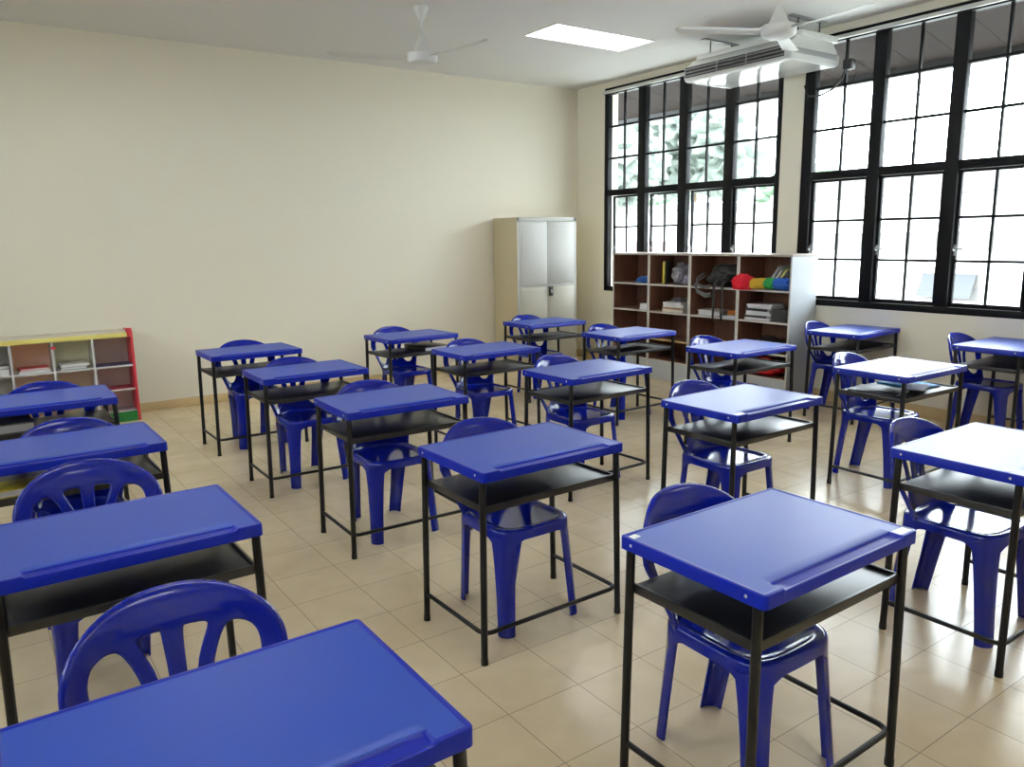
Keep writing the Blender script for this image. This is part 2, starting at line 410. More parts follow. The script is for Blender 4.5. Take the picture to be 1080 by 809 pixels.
# ------------------------------------------------------------------ school desk
DW, DD, DH = .675, .4785, .74
def desk_top_bm():
    bm = bmesh.new(); hx, hy = DW / 2, DD / 2; rc = .014
    def axis(h, extra=()):
        s = [0, .0015, .004, .008, .0105, .013, .017, .03]
        vals = sorted({-h + q for q in s} | {h - q for q in s} | set(extra) | {h * k / 6 for k in range(-5, 6) if abs(h * k / 6) < h - .032})
        return vals
    gx0, gx1 = -.262, .262                      # ends of the pencil ledge
    xs = axis(hx, [gx0 - .010, gx0 - .004, gx0, gx0 + .006, gx1 - .006, gx1, gx1 + .004, gx1 + .010])
    ys = axis(hy, [-hy + .022, -hy + .036, -hy + .040, -hy + .044, -hy + .048])
    def hz(x, y):
        e = min(hx - abs(x), hy - abs(y)); z = 0
        if e < .004: z -= .004 * (1 - math.sqrt(max(0, 1 - (1 - e / .004) ** 2)))
        if .0105 <= e: z -= .0012 * min(1, (e - .0105) / .0025)
        d = y + hy
        if gx0 - .004 < x < gx1 + .004 and d < .046:
            k = min(1, (x - gx0 + .004) / .006, (gx1 + .004 - x) / .006)
            if d >= .038: p = .007 * min(1, (.046 - d) / .006)
            elif d >= .012: p = .007 + .002 * (.038 - d) / .026
            elif d >= .004: p = .0085 - .003 * (.012 - d) / .008
            else: p = .0055
            z -= p * max(0, k)
        return z
    def warp(x, y):
        cx, cy = hx - rc, hy - rc
        if abs(x) > cx and abs(y) > cy:
            dx, dy = abs(x) - cx, abs(y) - cy; m = max(dx, dy); l = math.hypot(dx, dy)
            if l > 1e-9: dx, dy = dx * m / l, dy * m / l
            return math.copysign(cx + dx, x), math.copysign(cy + dy, y)
        return x, y
    def layer(zf): return [[bm.verts.new((*warp(x, y), zf(x, y))) for y in ys] for x in xs]
    T = layer(lambda x, y: DH + hz(x, y)); B = layer(lambda x, y: DH - .036)
    nx, ny = len(xs), len(ys)
    for L in (T, B):
        for i in range(nx - 1):
            for j in range(ny - 1):
                f = bm.faces.new((L[i][j], L[i + 1][j], L[i + 1][j + 1], L[i][j + 1]))
                x, y = (xs[i] + xs[i + 1]) / 2, (ys[j] + ys[j + 1]) / 2
                if L is B or min(hx - abs(x), hy - abs(y)) < .012 or (gx0 - .004 < x < gx1 + .004 and y + hy < .046): f.material_index = 1
    def strip(t0, t1, b0, b1): bm.faces.new((t0, t1, b1, b0)).material_index = 1
    for i in range(nx - 1):
        for j in (0, ny - 1): strip(T[i][j], T[i + 1][j], B[i][j], B[i + 1][j])
    for j in range(ny - 1):
        for i in (0, nx - 1): strip(T[i][j], T[i][j + 1], B[i][j], B[i][j + 1])
    return bm

def round_path(pts, r, n=5):
    out = [Vector(pts[0])]
    for a, p, c in zip(pts, pts[1:], pts[2:]):
        a, p, c = Vector(a), Vector(p), Vector(c)
        u, w = (a - p).normalized(), (c - p).normalized()
        for k in range(n + 1):
            t = k / n; out.append((p + u * r * (1 - t) ** 2 + w * r * t ** 2))
    out.append(Vector(pts[-1])); return out

def make_desk():
    t = thing('school_desk', 'x', 'desk', group='school desks in the classroom grid')
    tp = new_mesh('tabletop', desk_top_bm(), [M['blue_top'], M['blue_rim']], t, angle=40)
    for sx in (-1, 1):
        for y in (-.185, .195):
            bm = bmesh.new(); lathe(bm, [(0, .0025), (.003, .002), (.0048, 0)], 10)
            new_mesh('rivet', bm, M['rivet'], tp, loc=(sx * DW / 2, y, DH - .018), rot=(0, sx * PI / 2, 0))
    bm = bmesh.new()
    lx, ly = DW / 2 - .016, DD / 2 - .03
    for sy in (-1, 1): tube(bm, [(-lx + .02, sy * (ly - .03), .699), (lx - .02, sy * (ly - .03), .699)], .006, 8)
    for sx in (-1, 1): tube(bm, [(sx * (lx - .03), -ly + .02, .699), (sx * (lx - .03), ly - .02, .699)], .006, 8)
    new_mesh('top_frame', bm, M['black_metal'], t)
    bm = bmesh.new()
    box(bm, -lx + .004, lx - .004, -ly + .002, ly - .002, .586, .598, bevel=.002)
    x0, x1, y0, y1 = -lx, lx, -ly, ly
    box(bm, x0 + .003, x0 + .012, y0, y1, .578, .606, bevel=.002); box(bm, x1 - .012, x1 - .003, y0, y1, .578, .606, bevel=.002)
    box(bm, x0, x1, y0 + .001, y0 + .010, .578, .606, bevel=.002)
    new_mesh('shelf', bm, M['black_board'], t)
    for sx in (-1, 1):
        for sy in (-1, 1):
            bm = bmesh.new()
            tube(bm, [(sx * lx, sy * ly, .704), (sx * (lx + .006), sy * (ly + .003), .35), (sx * (lx + .012), sy * (ly + .005), .004)], .0128, 14)
            tube(bm, [(sx * (lx + .012), sy * (ly + .005), .022), (sx * (lx + .012), sy * (ly + .005), 0)], .0142, 14)
            new_mesh('leg', bm, M['black_metal'], t)
    a, b_ = lx + .008, ly + .002
    bm = bmesh.new(); tube(bm, round_path([(-a, b_, .115), (-a, -b_, .115), (a, -b_, .115), (a, b_, .115)], .045, 6), .009, 10)
    new_mesh('stretcher', bm, M['black_metal'], t)
    return t

# ------------------------------------------------------------------ plastic chair
SEAT = .426
def sdf_poly(P, pts):
    """signed distance (positive inside) of points P (n,2) to a closed polygon"""
    pts = np.array(pts); d = np.full(len(P), 1e9); ins = np.zeros(len(P), bool)
    for a, b_ in zip(pts, np.roll(pts, -1, 0)):
        e = b_ - a; w = P - a; t = np.clip((w @ e) / (e @ e), 0, 1)
        d = np.minimum(d, np.hypot(*(w - t[:, None] * e).T))
        c = ((a[1] <= P[:, 1]) != (b_[1] <= P[:, 1])) & (P[:, 0] < (b_[0] - a[0]) * (P[:, 1] - a[1]) / (b_[1] - a[1] + 1e-12) + a[0])
        ins ^= c
    return np.where(ins, d, -d)
def smooth_loop(pts, n=2):
    pts = [np.array(p, float) for p in pts]
    for _ in range(n):
        q = []
        for a, b_ in zip(pts, pts[1:] + pts[:1]): q += [a * .75 + b_ * .25, a * .25 + b_ * .75]
        pts = q
    return pts

def backrest_bm():
    ZT = .775; RX, RY = .240, .165
    arc = [(math.copysign(RX * abs(math.cos(a)) ** (2 / 2.35), math.cos(a)), ZT - RY + RY * abs(math.sin(a)) ** (2 / 2.35)) for a in np.radians(np.arange(0, 181, 4))]
    right = [(.168, .402), (.178, .44), (.194, .49), (.215, .55), (.232, .59)]
    outer = [(-.06, .405)] + [(.06, .405)] + right + arc + [(-x, z) for x, z in right[::-1]]
    side = smooth_loop([(.104, .674), (.128, .676), (.154, .660), (.164, .62), (.154, .54), (.138, .482), (.116, .455), (.090, .462), (.070, .498), (.064, .56), (.072, .60), (.088, .645)])
    side = [np.array((p[0] * 1.13, p[1])) for p in side]
    mid = [(.0215, .686), (.024, .692), (.066, .689), (.069, .682), (.052, .640), (.039, .60), (.031, .54), (.027, .487), (.021, .484), (.0175, .490), (.0175, .56), (.0185, .65)]
    mid = [(x * 1.12, z - .004) for x, z in mid]
    holes = [side, [(-x, z) for x, z in side], smooth_loop(mid, 1), [(-x, z) for x, z in smooth_loop(mid, 1)]]
    st = .0055
    gx = np.arange(-.2475, .2476, st); gz = np.arange(.399, .800, st)
    P = np.array([(x, z) for x in gx for z in gz])
    fo = sdf_poly(P, outer); fh = np.min([-sdf_poly(P, h) for h in holes], 0)
    F = np.minimum(fo, fh).reshape(len(gx), len(gz)); FO = fo.reshape(F.shape)
    bm = bmesh.new(); cache = {}
    def pos(x, z, f, fo_, side):
        k = 1.0 + 1.5 * min(1, max(0, (.60 - z) / .18)) ** 1.5
        yc = .375 - (.79 - z) * .24 + max(0, z - .70) ** 2 * 5
        y = yc - k * x * x
        h = .0042 * math.sqrt(max(0, 1 - (1 - min(max(f, 0) / .009, 1)) ** 2))
        if fo_ < .05: h += .006 * math.sin(min(1, max(f, 0) / .012) * PI / 2) * max(0, math.cos(min(1, fo_ / .05) * PI / 2))
        n = Vector((2 * k * x, 1, -.24 - 10 * max(0, z - .70))).normalized()
        return Vector((x, y, z)) + n * h * side
    def vert(key, x, z, f, fo_, side):
        if f <= 1e-9: side_k = 0
        else: side_k = side
        kk = (key, side_k)
        if kk not in cache: cache[kk] = bm.verts.new(pos(x, z, max(f, 0), max(fo_, 0), side_k))
        return cache[kk]
    nx, nz = F.shape
    for i in range(nx - 1):
        for j in range(nz - 1):
            cs = [(i, j), (i + 1, j), (i + 1, j + 1), (i, j + 1)]
            fv = [F[c] for c in cs]
            if max(fv) <= 0: continue
            poly = []
            for a in range(4):
                c0, c1 = cs[a], cs[(a + 1) % 4]; f0, f1 = fv[a], fv[(a + 1) % 4]
                if f0 > 0: poly.append((c0, gx[c0[0]], gz[c0[1]], f0, FO[c0]))
                if (f0 > 0) != (f1 > 0):
                    t = f0 / (f0 - f1); t = min(max(t, .02), .98)
                    poly.append((tuple(sorted((c0, c1))), gx[c0[0]] * (1 - t) + gx[c1[0]] * t, gz[c0[1]] * (1 - t) + gz[c1[1]] * t, 0, FO[c0] * (1 - t) + FO[c1] * t))
            if len(poly) < 3: continue
            for side in (1, -1):
                vs = [vert(p[0], p[1], p[2], p[3], p[4], side) for p in poly]
                if side == -1: vs = vs[::-1]
                try: bm.faces.new(vs)
                except ValueError: pass
    return bm

def seat_outline(a):
    """point of the seat edge at angle a: a squarish loop, narrower at the back"""
    c, s = math.cos(a), math.sin(a); n = 4.6
    k = (abs(c) ** n + abs(s) ** n) ** (-1 / n)
    u, w = c * k, s * k
    y = .100 + w * .187
    hw = .184 - .014 * (w + 1) / 2
    return u * hw, y + (.012 * (1 - u * u) if w > 0 else -.008 * (1 - u * u))
LEGS = [(-1, -1), (1, -1), (1, 1), (-1, 1)]
def leg_ends(sx, sy):
    if sy < 0: return Vector((sx * .156, -.056, .428)), Vector((sx * .178, -.092, 0))
    return Vector((sx * .142, .258, .428)), Vector((sx * .124, .318, 0))

def seat_bm():
    bm = bmesh.new(); n = 96; rings = []
    prof = [(.0, -.0105), (.25, -.0102), (.5, -.0095), (.68, -.0088), (.78, -.008), (.82, -.004), (.86, -.0005), (.90, .001), (.95, .0005), (.985, -.002), (1.0, -.007)]
    c0 = Vector((0, .1, 0))
    ang = [2 * PI * k / n for k in range(n)]
    out = [Vector((*seat_outline(a), 0)) for a in ang]
    def low(p):
        d = min((Vector((leg_ends(*l)[0].x, leg_ends(*l)[0].y, 0)) - p).length for l in LEGS)
        return .038 + .075 * max(0, 1 - d / .085) ** 1.5
    def ring(f): return [bm.verts.new(f(p)) for p in out]
    for r, dz in prof:
        if r == 0: rings.append([bm.verts.new((c0.x, c0.y, SEAT + dz))])
        else: rings.append(ring(lambda p: Vector((*(c0 + (p - c0) * r).xy, SEAT + dz))))
    rings.append(ring(lambda p: Vector((*(c0 + (p - c0) * 1.012).xy, SEAT - .018))))
    rings.append(ring(lambda p: Vector((*(c0 + (p - c0) * 1.02).xy, SEAT - low(p)))))
    rings.append(ring(lambda p: Vector((*(c0 + (p - c0) * .985).xy, SEAT - low(p)))))
    rings.append(ring(lambda p: Vector((*(c0 + (p - c0) * .965).xy, SEAT - .018))))
    rings.append(ring(lambda p: Vector((*(c0 + (p - c0) * .6).xy, SEAT - .018))))
    rings.append([bm.verts.new((c0.x, c0.y, SEAT - .018))])
    for a, b_ in zip(rings, rings[1:]):
        for k in range(n):
            k2 = (k + 1) % n
            if len(a) == 1: bm.faces.new((a[0], b_[k], b_[k2]))
            elif len(b_) == 1: bm.faces.new((a[k], a[k2], b_[0]))
            else: bm.faces.new((a[k], a[k2], b_[k2], b_[k]))
    return bm

def chair_leg_bm(sx, sy):
    bm = bmesh.new(); top, foot = leg_ends(sx, sy)
    o = Vector((sx, sy, 0)).normalized(); t = Vector((-o.y, o.x, 0))
    rings = []
    for k in range(9):
        f = k / 8; c = top.lerp(foot, f); c.z = (SEAT - .030) * (1 - f)
        w = .040 * (1 - f) ** 3 * .35 + .040 * (1 - f) + .035 * f       # half width
        bend = .020
        sec = [(-1, -.95), (-.72, -.35), (-.38, 0), (0, .04), (.38, 0), (.72, -.35), (1, -.95)]
        outer = [c + t * (u * w) + o * (v * bend + .006) for u, v in sec]
        inner = [c + t * (u * w * .93) + o * (v * bend - .001) for u, v in sec[::-1]]
        rings.append([bm.verts.new(p) for p in outer + inner])
    n = len(rings[0])
    for a, b_ in zip(rings, rings[1:]):
        for k in range(n): bm.faces.new((a[k], a[(k + 1) % n], b_[(k + 1) % n], b_[k]))
    bm.faces.new(rings[0][::-1]); bm.faces.new(rings[-1])
    return bm

def make_chair():
    t = thing('plastic_chair', 'x', 'chair', group='plastic chairs pushed in at the desks')
    new_mesh('seat', seat_bm(), M['blue_chair'], t, angle=50)
    new_mesh('backrest', backrest_bm(), M['blue_chair'], t, angle=180)
    for l in LEGS: new_mesh('leg', chair_leg_bm(*l), M['blue_chair'], t, angle=28)
    return t

# ------------------------------------------------------------------ the grid of desks and chairs
# number: x, y, turn, chair dx, dy, chair turn, desk label, chair label
GRID = {
 1: (.283, 1.254, 0, 0.012, 0.195, .0, 'blue-topped desk at the end of the fifth row, farthest from the windows', 'blue chair pulled back a little at the fifth-row desk farthest from the windows'),
 2: (.294, 2.432, .010, -0.014, 0.33, .0, 'blue-topped desk at the end of the fourth row, farthest from the windows', 'blue chair pulled well out behind the fourth-row desk farthest from the windows'),
 3: (.273, 3.621, .010, 0.035, -0.018, 0, 'blue-topped desk with a yellow item on its shelf, end of third row', 'blue chair pushed in at the third-row desk with the yellow item'),
 4: (.269, 4.823, -.008, 0.035, -0.028, 0, 'blue-topped desk just in front of the low colourful shelf', 'blue chair between the low colourful shelf and the desk before it'),
 5: (1.726, 6.002, .002, 0.034, -0.048, 0, 'blue-topped desk against the cream wall, beside the low colourful shelf', 'blue chair at the back-row desk beside the low colourful shelf'),
 6: (1.732, 4.817, -.013, 0.018, -0.034, .02, 'blue-topped desk in the second row from the cream wall, fourth column from the windows', 'blue chair in the second row from the cream wall, fourth column from the windows'),
 7: (1.761, 3.639, -.023, 0.008, -0.02, .0, 'blue-topped desk in the third row from the cream wall, fourth column from the windows', 'blue chair in the third row from the cream wall, fourth column from the windows'),
 8: (1.742, 2.449, .011, 0.02, -0.012, .0, 'blue-topped desk in the fourth row from the cream wall, fourth column from the windows', 'blue chair in the fourth row from the cream wall, fourth column from the windows'),
 9: (1.740, 1.267, .012, 0.02, -0.02, .0, 'blue-topped desk with white stickers on two corners, foremost in its column', 'blue chair under the desk with white stickers on two corners'),
 10: (3.121, 6.001, .033, 0, 0.02, 0, 'back-row blue-topped desk with a dark folder on its under-shelf', 'blue chair at the back-row desk with the dark folder'),
 11: (3.142, 4.846, .013, 0.02, -0.022, 0, 'blue-topped desk in the second row from the cream wall, third column from the windows', 'blue chair in the second row from the cream wall, third column from the windows'),
 12: (3.133, 3.669, .038, 0.048, 0.03, 0, 'blue-topped desk in the third row from the cream wall, third column from the windows', 'blue chair in the third row from the cream wall, third column from the windows'),
 13: (3.136, 2.480, .017, 0.012, -0.004, 0, 'blue-topped desk in the fourth row from the cream wall, third column from the windows', 'blue chair in the fourth row from the cream wall, third column from the windows'),
 14: (3.166, 1.298, .001, 0.012, -0.002, 0, 'blue-topped desk in the fifth row from the cream wall, third column from the windows', 'blue chair in the fifth row from the cream wall, third column from the windows'),
 15: (4.619, 6.060, -.029, 0.0, -0.016, 0, 'blue-topped desk in front of the tall steel cabinet', 'blue chair between the tall steel cabinet and the desk before it'),
 16: (4.633, 4.883, .019, 0.016, 0.01, 0, 'blue-topped desk in the second row from the cream wall, second column from the windows', 'blue chair in the second row from the cream wall, second column from the windows'),
 17: (4.639, 3.695, .002, 0.034, 0.032, 0, 'blue-topped desk in the third row from the cream wall, second column from the windows', 'blue chair in the third row from the cream wall, second column from the windows'),
 18: (4.643, 2.497, -.013, 0.04, 0.028, .04, 'blue-topped desk with papers and a light blue folder on its shelf', 'blue chair at the desk with papers and a light blue folder'),
 19: (6.115, 3.620, .050, 0.06, 0.05, 0, 'blue-topped desk by the window wall, next to the white bookcase end', 'blue chair by the window wall, next to the white bookcase end'),
 20: (6.140, 2.465, .009, 0.085, 0.038, 0, 'blue-topped desk by the window wall, the one farther from the bookcases', 'blue chair by the window wall, at the desk farther from the bookcases'),
}
GRID[19] = (6.150, 3.734, .060) + GRID[19][3:]
GRID[20] = (6.150, 2.527, .009) + GRID[20][3:]
desk0, chair0 = make_desk(), make_chair()
DESK = {}
for i, (n, (x, y, rz, dx, dy, crz, dl, cl)) in enumerate(GRID.items()):
    d = desk0 if i == 0 else copy_tree(desk0)
    d.location = (x, y, 0); d.rotation_euler = (0, 0, rz); d['label'] = dl; DESK[n] = d
    c = chair0 if i == 0 else copy_tree(chair0)
    c.location = (x + dx, y + dy, 0); c.rotation_euler = (0, 0, rz + crz); c['label'] = cl

def sticker_sheen(n, x, y, w, h, rz=0):
    bm = bmesh.new(); box(bm, -w / 2, w / 2, -h / 2, h / 2, 0, .0006)
    top = [c for c in DESK[n].children if c.name.startswith('tabletop')][0]
    s = new_mesh('sticker', bm, M['sticker'], top, loc=(x, y, DH - .0011), rot=(0, 0, rz)); s['label'] = 'white paper sticker'
sticker_sheen(9, -.312, .207, .030, .022, .1); sticker_sheen(9, .297, -.214, .060, .030)
sticker_sheen(13, -.295, -.215, .058, .030); sticker_sheen(13, .298, -.215, .062, .030)  # this pair paints the window sheen on the flat ledge ends
sticker_sheen(14, -.300, -.160, .030, .020)

# things on the desk shelves
def sheet_stack(bm, x, y, z, w, d, n, th, jit=.01, rz=0, mi=0):
    for k in range(n):
        Mx = Matrix.Translation((x + random.uniform(-jit, jit), y + random.uniform(-jit, jit), z + k * th)) @ Matrix.Rotation(rz + random.uniform(-.06, .06), 4, 'Z')
        box(bm, -w / 2, w / 2, -d / 2, d / 2, 0, th * .96, mi=mi, M=Mx)
def book(name, label, cat, x, y, z, w, d, th, rz, cover, group=None, pages=None, tilt=0, roll=0):
    """closed book or folder lying flat: cover with a page block inside"""
    t = thing(name, label, cat, (x, y, z), rz, group)
    t.rotation_euler = (roll, tilt, rz)
    bm = bmesh.new()
    box(bm, -w / 2, w / 2, -d / 2, d / 2, 0, th * .12, bevel=.0008); box(bm, -w / 2, w / 2, -d / 2, d / 2, th * .88, th, bevel=.0008)
    box(bm, -w / 2, -w / 2 + .002, -d / 2, d / 2, 0, th)
    new_mesh('cover', bm, cover, t)
    bm = bmesh.new(); box(bm, -w / 2 + .003, w / 2 - .004, -d / 2 + .004, d / 2 - .004, th * .12, th * .88); new_mesh('pages', bm, pages or M['paper'], t)
    return t
def on(n, x, y):
    d = DESK[n]; c, s = math.cos(d.rotation_euler.z), math.sin(d.rotation_euler.z)
    return d.location.x + c * x - s * y, d.location.y + s * x + c * y
ZS = .5985
x, y = on(10, .16, .02); book('folder', 'dark grey folder on the under-shelf of a back-row desk', 'folder', x, y, ZS + .0005, .25, .33, .035, .1, M['magazine_dark'])
x, y = on(18, -.17, .03); book('exercise_book', 'dark magazine lying on the desk shelf beside a light blue folder', 'book', x, y, ZS + .0005, .21, .29, .012, .15, M['magazine_dark'])
x, y = on(18, .165, .03); book('folder', 'light blue folder on the desk shelf beside a dark magazine', 'folder', x, y, ZS + .0005, .22, .29, .010, -.12, M['cyan'])
x, y = on(18, .06, -.07)
bm = bmesh.new(); sheet_stack(bm, 0, 0, 0, .22, .12, 3, .0018, .012, .3)
tag(new_mesh('loose_papers', bm, M['paper'], loc=(x, y, ZS + .013)), 'loose white papers at the front of the shelf beside a light blue folder', 'papers')
x, y = on(3, -.18, -.09); book('exercise_book', 'yellow book on the under-shelf of a desk in the column farthest from windows', 'book', x, y, ZS + .0005, .20, .15, .03, .1, M['yellow_edge'])
x, y = on(4, -.17, -.04); book('plastic_box', 'grey plastic file on the desk shelf before the low colourful shelf', 'file', x, y, ZS + .0005, .22, .26, .05, .05, M['grey_cloth'], pages=M['grey_lam'])

# ------------------------------------------------------------------ steel cabinet
cb = thing('steel_cabinet', 'tall beige steel cabinet with pale grey double doors in the corner', 'cabinet', (5.63, 7.563, 0))
CW, CD, CH = .866, .48, 1.775
bm = bmesh.new(); h = CW / 2
box(bm, -h, -h + .02, -CD / 2, CD / 2, 0, CH, bevel=.003); box(bm, h - .02, h, -CD / 2, CD / 2, 0, CH, bevel=.003)
box(bm, -h + .02, h - .02, CD / 2 - .015, CD / 2, 0, CH); box(bm, -h + .02, h - .02, -CD / 2 + .004, CD / 2 - .015, CH - .03, CH - .004); box(bm, -h + .02, h - .02, -CD / 2 + .012, CD / 2 - .015, 0, .07)
new_mesh('body', bm, M['cab_beige'], cb)
bm = bmesh.new()
box(bm, -h + .001, -h + .03, -CD / 2 - .004, -CD / 2 + .002, 0, CH, bevel=.001); box(bm, h - .03, h - .001, -CD / 2 - .004, -CD / 2 + .002, 0, CH, bevel=.001)
box(bm, -h + .001, h - .001, -CD / 2 - .004, -CD / 2 + .002, CH - .045, CH, bevel=.001); box(bm, -h + .03, h - .03, -CD / 2 - .004, -CD / 2 + .002, 0, .08)
box(bm, -h + .02, h - .02, -CD / 2 - .012, -CD / 2 + .004, .985, 1.0, bevel=.001)
new_mesh('front_frame', bm, M['cab_door'], cb)
for sx in (-1, 1):
    for z0, z1, mm in ((1.003, CH - .048, 'cab_door'), (.083, .982, 'cab_low')):
        xa, xb = sorted((sx * .002, sx * (h - .032)))
        bm = bmesh.new(); box(bm, xa, xb, -CD / 2 - .008, -CD / 2 + .010, z0, z1, bevel=.003)
        box(bm, xa + .03, xb - .03, -CD / 2 - .0105, -CD / 2 - .006, z0 + .03, z1 - .03, bevel=.002)
        dr = new_mesh('door', bm, M[mm], cb)
        if sx == 1 and z0 < .5:
            bm = bmesh.new(); box(bm, .012, .070, -CD / 2 - .026, -CD / 2 - .008, .865, .975, bevel=.006)
            lk = new_mesh('lock_handle', bm, M['dark_slot'], dr); lk['label'] = 'black lock handle'
            bm = bmesh.new(); box(bm, .033, .049, -CD / 2 - .031, -CD / 2 - .025, .90, .94, bevel=.002); new_mesh('keyhole', bm, M['alu'], lk)

# ------------------------------------------------------------------ bookcases along the window wall
BX0, BX1 = 6.10, 6.485
UNITS = [(6.131, 6.702, 'open brown bookcase with a blue bundle, nearest the steel cabinet'), (5.544, 6.1285, 'open brown bookcase holding plastic bags and a paper stack, second from the cabinet'),
         (4.929, 5.5415, 'open brown bookcase with a black backpack hanging out of it'), (4.335, 4.9265, 'open brown bookcase with a rainbow feather duster and exposed white side')]
BOARDS = [.215, .448, .742, 1.034]
for i, (y0, y1, lab) in enumerate(UNITS):
    t = thing('bookcase', lab, 'bookcase', (BX0, (y0 + y1) / 2, 0), 0, 'bookcases under the windows')
    w = (y1 - y0) / 2; D_ = BX1 - BX0
    for s in (-1, 1):
        bm = bmesh.new()
        ya, yb = sorted((s * (w - .0175), s * w)); box(bm, 0, D_, ya, yb, 0, 1.340)
        for f in bm.faces:
            n = f.normal; f.normal_update()
            f.material_index = 1 if f.normal.y * s < -.5 else (2 if f.normal.x < -.5 else 0)
        new_mesh('side_panel', bm, [M['shelf_white'], M['brown'], M['shelf_edge']], t, smooth=False)
    bm = bmesh.new(); box(bm, D_ - .012, D_ - .002, -w + .0175, w - .0175, .03, 1.338); new_mesh('back_panel', bm, M['brown'], t, smooth=False)
    bm = bmesh.new(); box(bm, .001, D_ - .012, -w + .0175, w - .0175, 0, .205); new_mesh('plinth', bm, M['shelf_white'], t, smooth=False)
    bm = bmesh.new(); box(bm, .003, D_, -w + .001, w - .001, 1.340, 1.362, bevel=.002)
    new_mesh('top_panel', bm, M['top_taupe'], t)
    for k, z in enumerate(BOARDS):
        bm = bmesh.new(); box(bm, .004, D_ - .012, -w + .0175, w - .0175, z - .018 if k else z - .01, z)
        for f in bm.faces:
            f.normal_update(); f.material_index = 1 if f.normal.x < -.5 else 0
        e = M['tan_wood'] if (i == 1 and k == 1) else M['shelf_edge']
        new_mesh('shelf_board', bm, [M['brown'], e], t, smooth=False)

def on_shelf(y, row): return BOARDS[row] + .0006
# far unit
bm = bmesh.new(); blob(bm, (0, 0, 0), (.11, .115, .085), .18, 2.5, 3, 4, flat=0)
tag(new_mesh('blue_bundle', bm, M['blue_cloth'], loc=(6.22, 6.31, on_shelf(0, 3))), 'rounded blue plastic bundle on the top shelf nearest the cabinet', 'bundle')
for k in range(3):
    book('booklet', ['lowest white booklet of the small pile under the blue bundle', 'middle white booklet of the small pile under the blue bundle', 'topmost white booklet of the small pile under the blue bundle'][k], 'booklet',
         6.23 + .004 * k, 6.225, on_shelf(0, 2) + .0225 * k, .22, .12, .022, [0, .06, -.08][k], M['paper'], 'small white booklets')
# second unit
t = thing('folder', 'upright grey folder with yellow spine among the plastic bags', 'folder', (6.27, 6.03, on_shelf(0, 3)), .5)
bm = bmesh.new(); box(bm, -.11, .11, -.012, .012, 0, .24, bevel=.002); new_mesh('cover', bm, M['grey_cloth'], t)
bm = bmesh.new(); box(bm, -.113, -.110, -.013, .013, .0, .235, bevel=.001); o = new_mesh('spine', bm, M['yellow_edge'], t); o['label'] = 'yellow spine'
bm = bmesh.new(); blob(bm, (0, 0, .11), (.12, .105, .13), .4, 2.6, 5, 4, flat=-.1095)
tag(new_mesh('plastic_bag', bm, M['clear_bag'], loc=(6.27, 5.82, on_shelf(0, 3))), 'tall crumpled grey plastic bag on the shelf above the paper pile', 'bag')
bm = bmesh.new(); blob(bm, (0, 0, .055), (.12, .065, .07), .4, 3, 9, 4, flat=-.0545)
tag(new_mesh('plastic_bag', bm, M['violet_bag'], loc=(6.24, 5.636, on_shelf(0, 3))), 'low pale violet plastic bag beside the tall grey bag', 'bag')
for k, (mm, th, lab) in enumerate([('paper_cream', .03, 'cream book at the bottom of the pile in the second bookcase'), ('paper_brown', .02, 'brown kraft envelope in the pile in the second bookcase'), ('paper', .03, 'thick white book in the middle of the pile in the second bookcase'), ('paper', .022, 'thin white book near the top of the pile under plastic wrap'), ]):
    z = on_shelf(0, 2) + sum((.03, .02, .03, .022)[:k]) + .0005 * k
    book('pile_book', lab, 'book', 6.25, 5.80 + .01 * (k % 2), z, .24, .29 - .01 * k, th, [.02, -.05, .06, -.03][k], M[mm], 'books piled in the second bookcase')
bm = bmesh.new(); blob(bm, (0, 0, .022), (.10, .12, .028), .5, 3, 2, 4, flat=-.0215)
tag(new_mesh('plastic_wrap', bm, M['clear_bag'], loc=(6.25, 5.80, on_shelf(0, 2) + .1045)), 'grey plastic wrap lying on the book pile in the second bookcase', 'plastic wrap')
# third unit: backpack with straps that hang over the shelf edge
t = thing('backpack', 'black backpack slumped on a shelf with straps hanging down', 'backpack', (6.22, 5.19, on_shelf(0, 3)))
bm = bmesh.new(); blob(bm, (.05, -.02, .115), (.14, .22, .125), .22, 2.4, 14, 4, flat=-.1145); new_mesh('body', bm, M['black_cloth'], t)
bm = bmesh.new(); blob(bm, (-.075, .02, .075), (.05, .15, .07), .25, 2.8, 8, 4, flat=-.0745); new_mesh('pocket', bm, M['black_cloth'], t)
bm = bmesh.new(); tube(bm, [(-.07, .19, .10), (-.11, .24, .06), (-.135, .27, .02), (-.145, .22, -.05), (-.145, .12, -.085), (-.14, .05, -.075)], .022, 10, flat=.008); new_mesh('shoulder_strap', bm, M['grey_cloth'], t)
bm = bmesh.new(); tube(bm, [(-.06, .22, .13), (-.115, .255, .085), (-.14, .24, .03), (-.145, .17, .0), (-.14, .06, .006)], .014, 10, flat=.006); new_mesh('shoulder_strap', bm, M['grey_cloth'], t)
for yy in (.02, -.085):
    bm = bmesh.new(); tube(bm, [(-.09, yy, .06), (-.132, yy, .03), (-.14, yy, -.08), (-.139, yy - .004, -.22), (-.141, yy, -.335)], .014, 8, flat=.004); new_mesh('hanging_strap', bm, M['black_cloth'], t)
bm = bmesh.new(); sheet_stack(bm, 0, 0, 0, .22, .24, 9, .006, .012, .15)
tag(new_mesh('paper_stack', bm, M['paper'], loc=(6.26, 5.34, on_shelf(0, 2))), 'stack of white papers on the shelf below the black backpack', 'papers')
bm = bmesh.new(); box(bm, -.085, .085, -.09, .09, 0, .055, bevel=.006)
tag(new_mesh('card_box', bm, M['orange'], loc=(6.36, 5.10, on_shelf(0, 2)), rot=(0, 0, .1)), 'small orange card box beside the white papers', 'box')
bm = bmesh.new(); sheet_stack(bm, 0, 0, 0, .13, .16, 5, .003, .004, -.05)
